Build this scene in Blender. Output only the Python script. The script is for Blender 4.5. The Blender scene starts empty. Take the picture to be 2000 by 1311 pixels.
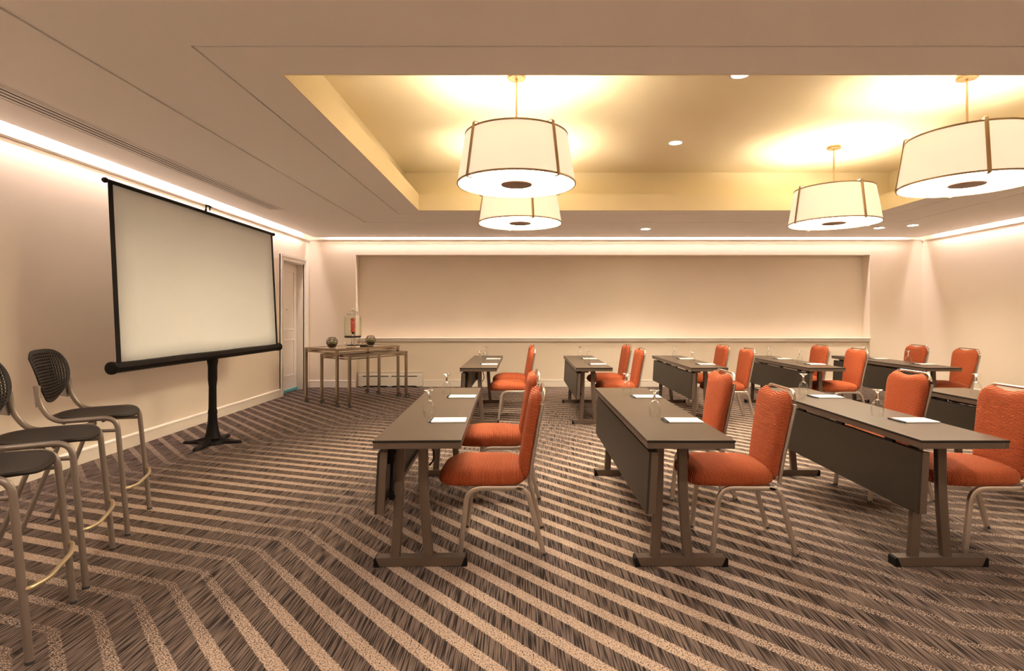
import bpy, bmesh, math, random
from mathutils import Vector, Matrix
random.seed(7)
PI = math.pi
S = bpy.context.scene
C = S.collection

# ------------------------------------------------------------------ camera, world, exposure
F_PX, VX, VY, CAM_H = 1060.0, 1022.0, 616.0, 1.40      # focal length and principal point in the 2000x1311 frame
cam_d = bpy.data.cameras.new('camera')
cam_d.sensor_fit = 'HORIZONTAL'; cam_d.sensor_width = 36.0
cam_d.lens = F_PX / 2000.0 * 36.0
cam_d.shift_x = (1000.0 - VX) / 2000.0
cam_d.shift_y = (VY - 655.5) / 2000.0
cam_d.clip_start = 0.05
cam = bpy.data.objects.new('camera', cam_d); C.objects.link(cam)
cam.location = (0, 0, CAM_H); cam.rotation_euler = (PI / 2, 0, 0)
S.camera = cam

w = bpy.data.worlds.new('world'); S.world = w; w.use_nodes = True
w.node_tree.nodes['Background'].inputs[0].default_value = (0.02, 0.017, 0.014, 1)
w.node_tree.nodes['Background'].inputs[1].default_value = 1.0
S.view_settings.view_transform = 'Standard'
S.view_settings.look = 'None'
S.view_settings.exposure = 1.36
S.view_settings.gamma = 1.0
S.view_settings.use_curve_mapping = False

# light levels
COVE_W = 2.6            # watts per metre of LED strip
COVE_COL = (1.0, 0.85, 0.83)
PEND_W = 31.0
PEND_COL = (1.0, 0.87, 0.70)
DOWN_W = 95.0
DOWN_COL = (1.0, 0.89, 0.73)

# room: left wall x, right wall x, back wall y, front wall y, ceiling z
XL, XR, YB, YF, ZC = -4.17, 7.76, 10.55, -0.9, 2.90
ZTOP = 3.20

# ------------------------------------------------------------------ helpers
def props(o, label=None, cat=None, group=None, kind=None):
    if label: o['label'] = label
    if cat: o['category'] = cat
    if group: o['group'] = group
    if kind: o['kind'] = kind
    return o

def empty(name, loc=(0, 0, 0), rz=0.0):
    o = bpy.data.objects.new(name, None); C.objects.link(o)
    o.location = loc; o.rotation_euler = (0, 0, rz); o.empty_display_size = 0.1
    return o

def mk(name, bm, mat, parent=None, smooth=False, autos=None):
    bmesh.ops.recalc_face_normals(bm, faces=bm.faces[:])
    me = bpy.data.meshes.new(name); bm.to_mesh(me); bm.free()
    if smooth:
        for p in me.polygons: p.use_smooth = True
    if autos is not None:
        me.polygons.foreach_set('use_smooth', [True] * len(me.polygons))
        me.set_sharp_from_angle(angle=math.radians(autos))
    me.materials.append(mat)
    o = bpy.data.objects.new(name, me); C.objects.link(o)
    if parent: o.parent = parent
    return o

def box(bm, x0, x1, y0, y1, z0, z1, bev=0.0):
    vs = [bm.verts.new((x, y, z)) for x in (x0, x1) for y in (y0, y1) for z in (z0, z1)]
    fs = []
    for idx in ((0, 1, 3, 2), (4, 6, 7, 5), (0, 4, 5, 1), (2, 3, 7, 6), (0, 2, 6, 4), (1, 5, 7, 3)):
        fs.append(bm.faces.new([vs[i] for i in idx]))
    if bev > 0:
        es = list({e for f in fs for e in f.edges})
        bmesh.ops.bevel(bm, geom=es, offset=bev, segments=2, affect='EDGES', profile=0.5)

def nb(): return bmesh.new()

def B(x0, x1, y0, y1, z0, z1, bev=0.0):
    bm = nb(); box(bm, x0, x1, y0, y1, z0, z1, bev); return bm

def lathe(bm, prof, seg=24, c=(0, 0, 0), axis='z', closed=False):
    """prof: list of (r, h). Ends with r == 0 become poles."""
    rings = []
    def pt(r, h, a):
        x, y = r * math.cos(a), r * math.sin(a)
        if axis == 'z': return (c[0] + x, c[1] + y, c[2] + h)
        if axis == 'x': return (c[0] + h, c[1] + x, c[2] + y)
        return (c[0] + x, c[1] + h, c[2] + y)
    for r, h in prof:
        if r <= 1e-7: rings.append([bm.verts.new(pt(0, h, 0))])
        else: rings.append([bm.verts.new(pt(r, h, 2 * PI * i / seg)) for i in range(seg)])
    n = len(rings)
    for k in range(n if closed else n - 1):
        a, b = rings[k], rings[(k + 1) % n]
        for i in range(seg):
            j = (i + 1) % seg
            if len(a) == 1 and len(b) == 1: continue
            if len(a) == 1: bm.faces.new((a[0], b[i], b[j]))
            elif len(b) == 1: bm.faces.new((a[i], a[j], b[0]))
            else: bm.faces.new((a[i], a[j], b[j], b[i]))

def cyl(bm, r, z0, z1, c=(0, 0), seg=20, axis='z'):
    cc = {'z': (c[0], c[1], 0), 'x': (0, c[0], c[1]), 'y': (c[0], 0, c[1])}[axis]
    lathe(bm, [(0, z0), (r, z0), (r, z1), (0, z1)], seg, cc, axis)

def smoothpath(pts, rad=0.05, seg=5):
    """round the corners of a polyline"""
    P = [Vector(p) for p in pts]; out = [P[0]]
    for i in range(1, len(P) - 1):
        a, b, c = P[i - 1], P[i], P[i + 1]
        d1, d2 = (a - b), (c - b)
        r = min(rad, d1.length * .48, d2.length * .48)
        p1, p2 = b + d1.normalized() * r, b + d2.normalized() * r
        for k in range(seg + 1):
            t = k / seg
            out.append((1 - t) ** 2 * p1 + 2 * t * (1 - t) * b + t * t * p2)
    out.append(P[-1]); return out

def tube(bm, pts, r, seg=10, ry=None, cap=True, taper=None, squ=2.0, up=None):
    """sweep a (super)elliptic section along pts; r across, ry the other half-size"""
    P = [Vector(p) for p in pts]; n = len(P); ry = ry or r
    ref = Vector(up) if up else None
    rings = []; prev = None
    for i in range(n):
        t = (P[min(i + 1, n - 1)] - P[max(i - 1, 0)]).normalized()
        if ref is not None:
            a = ref - t * ref.dot(t)
            if a.length < 1e-5: a = t.orthogonal()
        elif prev is None: a = t.orthogonal()
        else: a = prev - t * prev.dot(t)
        a.normalize(); prev = a; b = t.cross(a)
        k = taper[i] if taper else 1.0
        ring = []
        for s in range(seg):
            th = 2 * PI * (s + .5) / seg
            cx, sx = math.cos(th), math.sin(th)
            e = 2.0 / squ
            ex = math.copysign(abs(cx) ** e, cx); ey = math.copysign(abs(sx) ** e, sx)
            ring.append(bm.verts.new(P[i] + a * (r * k * ex) + b * (ry * k * ey)))
        rings.append(ring)
    for i in range(n - 1):
        for s in range(seg):
            q = (s + 1) % seg
            bm.faces.new((rings[i][s], rings[i][q], rings[i + 1][q], rings[i + 1][s]))
    if cap:
        bm.faces.new(rings[0][::-1]); bm.faces.new(rings[-1])

def strip(bm, prof, a, b, up=(0, 0, 1), out=(1, 0, 0)):
    """extrude a closed 2-D profile [(o, z)] from a to b"""
    a, b, up, out = Vector(a), Vector(b), Vector(up), Vector(out)
    r1 = [bm.verts.new(a + out * p[0] + up * p[1]) for p in prof]
    r2 = [bm.verts.new(b + out * p[0] + up * p[1]) for p in prof]
    n = len(prof)
    for i in range(n):
        j = (i + 1) % n
        bm.faces.new((r1[i], r1[j], r2[j], r2[i]))
    bm.faces.new(r1[::-1]); bm.faces.new(r2)

def copy_tree(o, parent=None):
    c = o.copy(); C.objects.link(c); c.parent = parent
    for ch in list(o.children): copy_tree(ch, c)
    return c

# ------------------------------------------------------------------ materials
def mat(name, col, rough=0.5, metal=0.0, spec=0.5, coat=0.0, emit=None, est=0.0, trans=0.0, ior=1.45, bump=None, noise=None, coat_r=.08):
    m = bpy.data.materials.new(name); m.use_nodes = True
    nt = m.node_tree; bs = nt.nodes['Principled BSDF']
    bs.inputs['Base Color'].default_value = (*col, 1)
    bs.inputs['Roughness'].default_value = rough
    bs.inputs['Metallic'].default_value = metal
    bs.inputs['Specular IOR Level'].default_value = spec
    bs.inputs['Coat Weight'].default_value = coat
    bs.inputs['Coat Roughness'].default_value = coat_r
    bs.inputs['Transmission Weight'].default_value = trans
    bs.inputs['IOR'].default_value = ior
    if emit:
        bs.inputs['Emission Color'].default_value = (*emit, 1)
        bs.inputs['Emission Strength'].default_value = est
    if noise:                      # (scale, amount) gentle colour mottling
        tc = nt.nodes.new('ShaderNodeTexCoord'); nz = nt.nodes.new('ShaderNodeTexNoise')
        nz.inputs['Scale'].default_value = noise[0]; nz.inputs['Detail'].default_value = 4
        mp = nt.nodes.new('ShaderNodeMapping'); mp.inputs['Scale'].default_value = noise[2] if len(noise) > 2 else (1, 1, 1)
        nt.links.new(tc.outputs['Object'], mp.inputs[0]); nt.links.new(mp.outputs[0], nz.inputs['Vector'])
        mx = nt.nodes.new('ShaderNodeMix'); mx.data_type = 'RGBA'
        a = noise[1]
        mx.inputs[6].default_value = (*[c * (1 - a) for c in col], 1); mx.inputs[7].default_value = (*[min(1, c * (1 + a)) for c in col], 1)
        nt.links.new(nz.outputs[0], mx.inputs[0]); nt.links.new(mx.outputs[2], bs.inputs['Base Color'])
    if bump:                       # (scale, strength)
        tc = nt.nodes.new('ShaderNodeTexCoord'); nz = nt.nodes.new('ShaderNodeTexNoise')
        nz.inputs['Scale'].default_value = bump[0]; nz.inputs['Detail'].default_value = 3
        bp = nt.nodes.new('ShaderNodeBump'); bp.inputs['Strength'].default_value = bump[1]; bp.inputs['Distance'].default_value = .002
        nt.links.new(tc.outputs['Object'], nz.inputs['Vector']); nt.links.new(nz.outputs[0], bp.inputs['Height'])
        nt.links.new(bp.outputs[0], bs.inputs['Normal'])
    return m

def thin_glass(name, col=(0.975, 0.985, 0.975), ior=1.5):
    m = bpy.data.materials.new(name); m.use_nodes = True
    nt = m.node_tree; nt.nodes.clear()
    out = nt.nodes.new('ShaderNodeOutputMaterial'); mix = nt.nodes.new('ShaderNodeMixShader')
    tr = nt.nodes.new('ShaderNodeBsdfTransparent'); gl = nt.nodes.new('ShaderNodeBsdfGlossy'); lw = nt.nodes.new('ShaderNodeLayerWeight')
    tr.inputs[0].default_value = (*col, 1); gl.inputs['Roughness'].default_value = .03
    pw = nt.nodes.new('ShaderNodeMath'); pw.operation = 'POWER'; pw.inputs[1].default_value = 2.6; nt.links.new(lw.outputs['Facing'], pw.inputs[0])
    fr = nt.nodes.new('ShaderNodeMath'); fr.operation = 'MULTIPLY_ADD'; fr.inputs[1].default_value = .75; fr.inputs[2].default_value = .045; nt.links.new(pw.outputs[0], fr.inputs[0])
    nt.links.new(fr.outputs[0], mix.inputs[0]); nt.links.new(tr.outputs[0], mix.inputs[1]); nt.links.new(gl.outputs[0], mix.inputs[2])
    nt.links.new(mix.outputs[0], out.inputs[0]); return m

class NT:
    """tiny node-graph helper"""
    def __init__(s, m): s.nt = m.node_tree
    def val(s, sock, v):
        if isinstance(v, bpy.types.NodeSocket): s.nt.links.new(v, sock)
        else: sock.default_value = v
    def m(s, op, a, b=None, c=None, clamp=False):
        n = s.nt.nodes.new('ShaderNodeMath'); n.operation = op; n.use_clamp = clamp
        s.val(n.inputs[0], a)
        if b is not None: s.val(n.inputs[1], b)
        if c is not None: s.val(n.inputs[2], c)
        return n.outputs[0]
    def mix(s, f, a, b):
        n = s.nt.nodes.new('ShaderNodeMix'); n.data_type = 'RGBA'
        s.val(n.inputs[0], f); s.val(n.inputs[6], a if isinstance(a, bpy.types.NodeSocket) else (*a, 1)); s.val(n.inputs[7], b if isinstance(b, bpy.types.NodeSocket) else (*b, 1))
        return n.outputs[2]
    def smooth(s, x, lo, hi):
        n = s.nt.nodes.new('ShaderNodeMapRange'); n.interpolation_type = 'SMOOTHSTEP'
        s.val(n.inputs[0], x); s.val(n.inputs[1], lo); s.val(n.inputs[2], hi)
        return n.outputs[0]
    def xyz(s, kind='Object'):
        tc = s.nt.nodes.new('ShaderNodeTexCoord'); sp = s.nt.nodes.new('ShaderNodeSeparateXYZ')
        s.nt.links.new(tc.outputs[kind], sp.inputs[0]); return sp.outputs
    def vec(s, x, y, z=0.0):
        n = s.nt.nodes.new('ShaderNodeCombineXYZ')
        for i, v in enumerate((x, y, z)): s.val(n.inputs[i], v)
        return n.outputs[0]
    def noise(s, v, scale, detail=2.0, rough=.5):
        n = s.nt.nodes.new('ShaderNodeTexNoise'); s.nt.links.new(v, n.inputs['Vector'])
        n.inputs['Scale'].default_value = scale; n.inputs['Detail'].default_value = detail; n.inputs['Roughness'].default_value = rough
        return n.outputs[0]

def carpet_material():
    m = bpy.data.materials.new('chevron_carpet'); m.use_nodes = True
    g = NT(m); bs = m.node_tree.nodes['Principled BSDF']
    X, Y, _ = g.xyz()
    W = g.m('SUBTRACT', g.m('MULTIPLY', X, .866), g.m('MULTIPLY', Y, .5))
    # bend lines of the chevron in W
    f1 = g.m('MINIMUM', g.m('MAXIMUM', g.m('ADD', W, 3.0), 0.0), 3.49)
    f2 = g.m('MAXIMUM', g.m('MINIMUM', g.m('ADD', W, 5.5), 0.0), -3.5)
    f3 = g.m('MINIMUM', g.m('MAXIMUM', g.m('ADD', W, -2.99), 0.0), 3.5)
    f = g.m('ADD', g.m('ADD', f1, f2), f3)
    P = g.m('ADD', g.m('ADD', Y, g.m('MULTIPLY', X, .315)), g.m('MULTIPLY', f, .53))
    d = None
    for b in (-9.0, -5.5, -3.0, .49, 2.99, 6.5):
        a = g.m('ABSOLUTE', g.m('SUBTRACT', W, b))
        d = a if d is None else g.m('MINIMUM', d, a)
    away = g.smooth(d, 0.0, 1.15)                       # 0 on a bend, 1 well inside a stripe
    v3 = g.vec(X, Y)
    wob = g.m('MULTIPLY', g.m('SUBTRACT', g.noise(v3, 95, 2), .5), .10)
    ph = g.m('ADD', g.m('DIVIDE', g.m('SUBTRACT', P, 2.915), .167), wob)
    dist = g.m('ABSOLUTE', g.m('SUBTRACT', g.m('FRACT', g.m('ADD', ph, .5)), .5))   # 0 at stripe centre .. .5
    left = g.smooth(W, -6.4, -5.4)
    away = g.m('MULTIPLY', away, g.m('ADD', .45, g.m('MULTIPLY', left, .55)))
    half = g.m('ADD', .145, g.m('MULTIPLY', away, .060))
    stripe = g.smooth(g.m('SUBTRACT', half, dist), -.012, .02)
    # flecks in the stripe
    fl = g.noise(v3, 155, 1.5, .6)
    thr = g.m('ADD', .565, g.m('MULTIPLY', away, -.135))
    fleck = g.smooth(g.m('SUBTRACT', fl, thr), -.03, .05)
    tone = g.noise(v3, 1.3, 2)
    tan = g.mix(g.noise(v3, 60, 2), (.405, .295, .228), (.555, .415, .325))
    # streaky ground, threads running along the length of the room
    st = g.noise(g.vec(g.m('MULTIPLY', X, 150.0), g.m('MULTIPLY', Y, 5.0)), 1.0, 1, .4)
    st2 = g.noise(g.vec(g.m('MULTIPLY', X, 40.0), g.m('MULTIPLY', Y, 4.0)), 1.0, 2, .5)
    dark = g.mix(g.smooth(st, .36, .62), (.025, .018, .0165), (.172, .124, .100))
    dark = g.mix(g.m('MULTIPLY', g.smooth(st2, .45, .75), .30), dark, (.105, .080, .086))
    col = g.mix(g.m('MULTIPLY', stripe, fleck), dark, tan)
    m.node_tree.links.new(col, bs.inputs['Base Color'])
    bs.inputs['Roughness'].default_value = 1.0; bs.inputs['Specular IOR Level'].default_value = .1
    bp = m.node_tree.nodes.new('ShaderNodeBump'); bp.inputs['Strength'].default_value = .5; bp.inputs['Distance'].default_value = .004
    m.node_tree.links.new(g.noise(v3, 220, 2), bp.inputs['Height']); m.node_tree.links.new(bp.outputs[0], bs.inputs['Normal'])
    return m

def fabric_material(name, axis, period=.0085):
    m = bpy.data.materials.new(name); m.use_nodes = True
    g = NT(m); bs = m.node_tree.nodes['Principled BSDF']
    X, Y, Z = g.xyz(); a = (X, Y, Z)[axis]
    v3 = g.vec(X, Y, Z)
    wob = g.m('MULTIPLY', g.noise(v3, 14, 2), .0035)
    s = g.m('SINE', g.m('MULTIPLY', g.m('ADD', a, wob), 2 * PI / period))
    n = g.noise(v3, 150, 2)
    base = g.mix(g.smooth(n, .3, .7), (.36, .046, .014), (.50, .090, .022))
    line = g.smooth(s, .25, .9)
    col = g.mix(line, base, (.19, .021, .009))
    lite = g.smooth(g.m('MULTIPLY', s, -1.0), .72, .98)
    col = g.mix(g.m('MULTIPLY', lite, .65), col, (.74, .36, .16))
    m.node_tree.links.new(col, bs.inputs['Base Color'])
    bs.inputs['Roughness'].default_value = .85; bs.inputs['Specular IOR Level'].default_value = .2
    bs.inputs['Sheen Weight'].default_value = .08; bs.inputs['Sheen Roughness'].default_value = .4
    bs.inputs['Sheen Tint'].default_value = (1, .55, .3, 1)
    bp = m.node_tree.nodes.new('ShaderNodeBump'); bp.inputs['Strength'].default_value = .6; bp.inputs['Distance'].default_value = .002
    m.node_tree.links.new(s, bp.inputs['Height']); m.node_tree.links.new(bp.outputs[0], bs.inputs['Normal'])
    return m

M = {}
M['carpet'] = carpet_material()
M['wall'] = mat('wall_covering', (.84, .73, .59), .8, spec=.25, bump=(260, .25), noise=(2.0, .03))
M['trim'] = mat('painted_trim', (.88, .80, .70), .45)
M['ceiling'] = mat('ceiling_paint', (.92, .89, .86), .9, spec=.2)
M['tray'] = mat('tray_paint', (.87, .77, .555), .9, spec=.2)
M['white'] = mat('white_enamel', (.80, .74, .66), .4)
M['dark_gap'] = mat('dark_recess', (.015, .012, .01), .9)
M['brass'] = mat('brushed_bronze', (.36, .25, .14), .38, metal=.9)
M['disc'] = mat('bronze_disc', (.20, .10, .06), .4, metal=.6)
M['shade'] = mat('linen_shade', (.60, .54, .42), .9, emit=(1.0, .80, .60), est=.27)
M['diffuser'] = mat('lamp_diffuser', (.9, .85, .75), .6, emit=(1.0, .865, .66), est=12.5)
M['added_uplight_plate'] = mat('added_uplight_glow', (.9, .85, .75), .6, emit=(1.0, .86, .69), est=1.0)
M['led'] = mat('led_strip', (1, 1, 1), .5, emit=COVE_COL, est=6)
M['bulb'] = mat('downlight_lens', (1, 1, 1), .5, emit=(1, .85, .62), est=30)
M['bulb2'] = mat('downlight_lens_soft', (1, 1, 1), .5, emit=(1, .88, .7), est=6)
M['laminate'] = mat('taupe_laminate', (.082, .057, .037), .30, spec=.25, coat=.06, coat_r=.05)
M['black_edge'] = mat('black_edging', (.012, .010, .009), .35)
M['taupe_metal'] = mat('taupe_metal', (.135, .098, .075), .38, metal=.35)
M['panel'] = mat('dark_panel', (.034, .027, .020), .45, spec=.3)
M['black_plastic'] = mat('black_plastic', (.007, .006, .006), .45, spec=.2)
M['fab_seat'] = fabric_material('orange_rib_seat', 0)
M['fab_back'] = fabric_material('orange_rib_back', 2)
M['silver'] = mat('satin_aluminium', (.53, .47, .41), .34, metal=.8)
M['chrome'] = mat('polished_chrome', (.80, .74, .66), .12, metal=1.0)
M['paper'] = mat('white_paper', (.93, .90, .86), .7)
M['board'] = mat('pad_backing', (.05, .05, .07), .6)
M['glass'] = thin_glass('thin_clear_glass')
M['glass_solid'] = mat('clear_glass', (.97, .99, .97), .0, trans=1.0, ior=1.45)
M['stool_shell'] = mat('brown_black_shell', (.014, .009, .0065), .46, spec=.26)
M['stool_frame'] = mat('champagne_tube', (.25, .205, .17), .38, metal=.45)
M['footrest'] = mat('satin_footrest', (.62, .50, .32), .35, metal=.8)
M['screen'] = mat('matte_screen', (.82, .85, .84), .9, spec=.15)
M['black_metal'] = mat('black_powder_coat', (.007, .005, .004), .5, spec=.18)
M['nest_metal'] = mat('brushed_nickel', (.36, .285, .21), .27, metal=.95)
M['mirror_top'] = mat('mirror_shelf', (.62, .52, .42), .08, metal=.9)
M['rubber'] = mat('grey_rubber', (.05, .05, .05), .6)
M['hub'] = mat('steel_hub', (.5, .5, .52), .3, metal=1)
M['teal'] = mat('teal_door_light', (.10, .42, .44), .6)
M['water'] = thin_glass('pale_water', (.955, .965, .91), 1.33)
M['fruit'] = mat('red_fruit', (.62, .055, .03), .45, noise=(90, .5))
M['leaf_green'] = mat('succulent_green', (.22, .30, .08), .5, noise=(40, .4))
M['soil'] = mat('potting_soil', (.035, .022, .012), .95, noise=(80, .5))
M['terra_frame'] = mat('dark_brass_wire', (.12, .08, .04), .4, metal=.7)
M['pen'] = mat('black_pen', (.012, .012, .018), .25)

# ------------------------------------------------------------------ the room
def structure(name, bm, m, parent=None, autos=None):
    o = mk(name, bm, m, parent, autos=autos); props(o, kind='structure'); return o

bm = nb(); box(bm, XL - .1, XR + .1, YF - .1, YB + .4, -.06, 0); 
o = structure('floor', bm, M['carpet']); props(o, 'brown carpet with zigzag tan flecked stripes', 'carpet')

# left wall with the door opening
DY0, DY1, DZ = 9.385, 10.28, 2.36
bm = nb()
box(bm, XL - .2, XL, YF, DY0, 0, ZTOP); box(bm, XL - .2, XL, DY1, YB + .4, 0, ZTOP); box(bm, XL - .2, XL, DY0, DY1, DZ, ZTOP)
o = structure('wall_left', bm, M['wall']); props(o, 'beige fabric covered wall behind the projection screen', 'wall')
o = structure('wall_right', B(XR, XR + .2, YF, YB + .4, 0, ZTOP), M['wall']); props(o, 'plain beige wall at the end of the table rows', 'wall')
o = structure('wall_front', B(XL - .2, XR + .2, YF - .2, YF, 0, ZTOP), M['wall']); props(o, 'beige wall facing the long niche', 'wall')
# back wall with the long niche
NX0, NX1, NZ = -3.255, 6.74, 2.574
bm = nb()
box(bm, XL - .2, NX0, YB, YB + .4, 0, ZTOP); box(bm, NX1, XR + .2, YB, YB + .4, 0, ZTOP)
box(bm, NX0, NX1, YB, YB + .4, NZ, ZTOP); box(bm, NX0, NX1, YB + .22, YB + .4, .90, NZ); box(bm, NX0, NX1, YB + .08, YB + .4, 0, .90)
o = structure('wall_back', bm, M['wall']); props(o, 'beige back wall with a long shallow niche', 'wall')
# ledge of the niche
bm = nb()
strip(bm, [(.22, .0), (.22, .075), (-.03, .075), (-.035, .066), (-.03, .056), (-.015, .05), (-.01, .03), (.0, .022), (.01, .0)], (NX0, YB, .89), (NX1, YB, .89), out=(0, 1, 0))
o = structure('trim_1', bm, M['trim']); props(o, 'pale moulded ledge along the foot of the niche', 'trim')

# baseboards
BP = [(0, 0), (.016, 0), (.016, .105), (.024, .112), (.024, .128), (.012, .14), (0, .142)]
def baseboard(name, a, b, out, label):
    bm = nb(); strip(bm, BP, a, b, out=out); o = structure(name, bm, M['trim']); props(o, label, 'baseboard'); return o
baseboard('baseboard_left', (XL, YF, 0), (XL, DY0 - .1, 0), (1, 0, 0), 'cream baseboard along the screen wall')
baseboard('baseboard_right', (XR, YF, 0), (XR, YB, 0), (-1, 0, 0), 'cream baseboard along the end wall')
bm = nb(); strip(bm, BP, (XL, YB, 0), (NX0, YB, 0), out=(0, -1, 0)); strip(bm, BP, (NX1, YB, 0), (XR, YB, 0), out=(0, -1, 0))
strip(bm, BP, (-1.95, YB + .08, 0), (NX1, YB + .08, 0), out=(0, -1, 0))
o = structure('baseboard_back', bm, M['trim']); props(o, 'cream baseboard below the long niche', 'baseboard')
# crown trims under the light cove
CP = [(0, 0), (.012, 0), (.016, .008), (.026, .012), (.030, .024), (.030, .040), (0, .040)]
for i, (a, b, out, lab) in enumerate((((XL, YF, 2.832), (XL, YB, 2.832), (1, 0, 0), 'slim crown moulding under the cove above the screen'),
                                 ((XL, YB, 2.848), (XR, YB, 2.848), (0, -1, 0), 'slim crown moulding above the long niche'),
                                 ((XR, YF, 2.832), (XR, YB, 2.832), (-1, 0, 0), 'slim crown moulding on the end wall'))):
    bm = nb(); strip(bm, CP, a, b, out=out); o = structure('trim_%d' % (i + 2), bm, M['trim']); props(o, lab, 'trim')

# ceiling: slab rings with recessed joints, tray above
TX0, TX1, TY0, TY1 = -1.493, 5.15, 3.39, 7.755
ceil = empty('ceiling'); props(ceil, 'taupe ceiling with recessed joints around a lit tray', 'ceiling', kind='structure')
def ring(name, o_, i_, z0, z1, m, gap=.006):
    (ox0, ox1, oy0, oy1), (ix0, ix1, iy0, iy1) = o_, i_
    ox0 += gap; ox1 -= gap; oy0 += gap; oy1 -= gap
    bm = nb()
    box(bm, ox0, ix0, oy0, oy1, z0, z1); box(bm, ix1, ox1, oy0, oy1, z0, z1)
    box(bm, ix0, ix1, oy0, iy0, z0, z1); box(bm, ix0, ix1, iy1, oy1, z0, z1)
    return structure(name, bm, m, ceil)
r0 = (TX0 - .012, TX1 + .012, TY0 - .012, TY1 + .012); r1 = (-1.845, 5.50, 3.03, 8.05); r2 = (-2.545, 6.13, 2.34, 8.75); r3 = (XL + .15, XR - .15, YF + .12, YB - .10)
g_ = .009
ring('ceiling_panel', r1, r0, ZC, ZC + .05, M['ceiling'])
ring('ceiling_panel', r2, (r1[0] - g_, r1[1] + g_, r1[2] - g_, r1[3] + g_), ZC, ZC + .05, M['ceiling'])
g_ = .016
ring('ceiling_panel', r3, (r2[0] - g_, r2[1] + g_, r2[2] - g_, r2[3] + g_), ZC, ZC + .05, M['ceiling'], 0)
ring('ceiling_backing', r3, r0, ZC + .05, ZC + .07, M['ceiling'], 0)
# tray: fascia, shelf, upper walls, upper ceiling
TD, TZF, TZU = .264, 3.13, 3.51
bm = nb()
for (a, b, c, d) in ((TX0 - .012, TX0, TY0 - .012, TY1 + .012), (TX1, TX1 + .012, TY0 - .012, TY1 + .012), (TX0, TX1, TY0 - .012, TY0), (TX0, TX1, TY1, TY1 + .012)):
    box(bm, a, b, c, d, ZC - .001, TZF)
structure('tray_fascia', bm, M['tray'], ceil)
ring('tray_shelf', (TX0 - TD, TX1 + TD, TY0 - TD, TY1 + TD), (TX0 - .012, TX1 + .012, TY0 - .012, TY1 + .012), TZF - .03, TZF - .005, M['tray'], 0)
bm = nb(); e = .03
for (a, b, c, d) in ((TX0 - TD - e, TX0 - TD, TY0 - TD - e, TY1 + TD + e), (TX1 + TD, TX1 + TD + e, TY0 - TD - e, TY1 + TD + e), (TX0 - TD, TX1 + TD, TY0 - TD - e, TY0 - TD), (TX0 - TD, TX1 + TD, TY1 + TD, TY1 + TD + e)):
    box(bm, a, b, c, d, TZF - .03, TZU)
structure('tray_upper_wall', bm, M['tray'], ceil)
structure('tray_ceiling', B(TX0 - TD - e, TX1 + TD + e, TY0 - TD - e, TY1 + TD + e, TZU, TZU + .03), M['tray'], ceil)
# lid of the light cove all round
bm = nb()
box(bm, XL - .2, XL + .5, YF - .2, YB + .4, ZTOP - .06, ZTOP); box(bm, XR - .5, XR + .2, YF - .2, YB + .4, ZTOP - .06, ZTOP)
box(bm, XL + .5, XR - .5, YB - .5, YB + .4, ZTOP - .06, ZTOP); box(bm, XL + .5, XR - .5, YF - .2, YF + .5, ZTOP - .06, ZTOP)
box(bm, XL + .44, XL + .5, YF + .44, YB - .44, ZC + .07, ZTOP - .06); box(bm, XR - .5, XR - .44, YF + .44, YB - .44, ZC + .07, ZTOP - .06)
box(bm, XL + .5, XR - .5, YB - .5, YB - .44, ZC + .07, ZTOP - .06); box(bm, XL + .5, XR - .5, YF + .44, YF + .5, ZC + .07, ZTOP - .06)
structure('cove_lid', bm, M['ceiling'], ceil)

# LED strips of the cove: a thin fixture above the ceiling edge and its light
def cove(label, a, b, inward, k=1.0):
    a, b, n = Vector(a), Vector(b), Vector(inward)
    L = (b - a).length; mid = (a + b) / 2
    bm = nb(); d = (b - a).normalized()
    strip(bm, [(-.012, 0), (.012, 0), (.012, .012), (-.012, .012)], a + n * .125, b + n * .125, out=n)
    o = mk('led_strip', bm, M['led']); props(o, label, 'light strip', 'cove light strips')
    ld = bpy.data.lights.new('cove_light', 'AREA'); ld.shape = 'RECTANGLE'; ld.size = L; ld.size_y = .03
    ld.energy = COVE_W * L * k; ld.color = COVE_COL
    lo = bpy.data.objects.new('cove_light', ld); C.objects.link(lo)
    lo.location = mid + n * .118 + Vector((0, 0, -.004))
    zax = (n * .45 + Vector((0, 0, 1))).normalized()          # light leaves along -Z: down and a little to the wall
    xax = d; yax = zax.cross(xax)
    lo.rotation_euler = Matrix((xax, yax, zax)).transposed().to_euler()
cove('warm white cove light strip above the projection screen', (XL, YF + .1, 3.03), (XL, YB - .40, 3.03), (1, 0, 0))
cove('warm white cove light strip above the end wall', (XR, YF + .1, 3.03), (XR, YB - .40, 3.03), (-1, 0, 0))
cove('warm white cove light strip above the wall behind the viewer', (XL + .15, YF - .03, 3.03), (XR - .15, YF - .03, 3.03), (0, 1, 0), 1.5)
cove('warm white cove light strip above the long niche', (XL + .4, YB + .05, 3.03), (XR - .4, YB + .05, 3.03), (0, -1, 0), 1.35)

# linear air diffuser near the left wall
ad = empty('air_diffuser', (-3.5, 4.60, ZC)); props(ad, 'long slotted air diffuser in the ceiling over the screen', 'air diffuser')
bm = nb(); box(bm, -.11, -.095, -3.1, 3.1, -.006, .0); box(bm, .095, .11, -3.1, 3.1, -.006, 0); box(bm, -.095, .095, 3.085, 3.1, -.006, 0); box(bm, -.095, .095, -3.1, -3.085, -.006, 0)
mk('frame', bm, M['ceiling'], ad)
mk('slot', B(-.095, .095, -3.085, 3.085, -.0012, -.0002), M['dark_gap'], ad)
for k in range(4):
    x = -.090 + k * .047
    bm = nb(); strip(bm, [(0, -.003), (.038, -.007), (.038, -.005), (.0, -.0013)], (x, -3.085, 0), (x, 3.085, 0))
    mk('slat', bm, M['ceiling'], ad)

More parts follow.
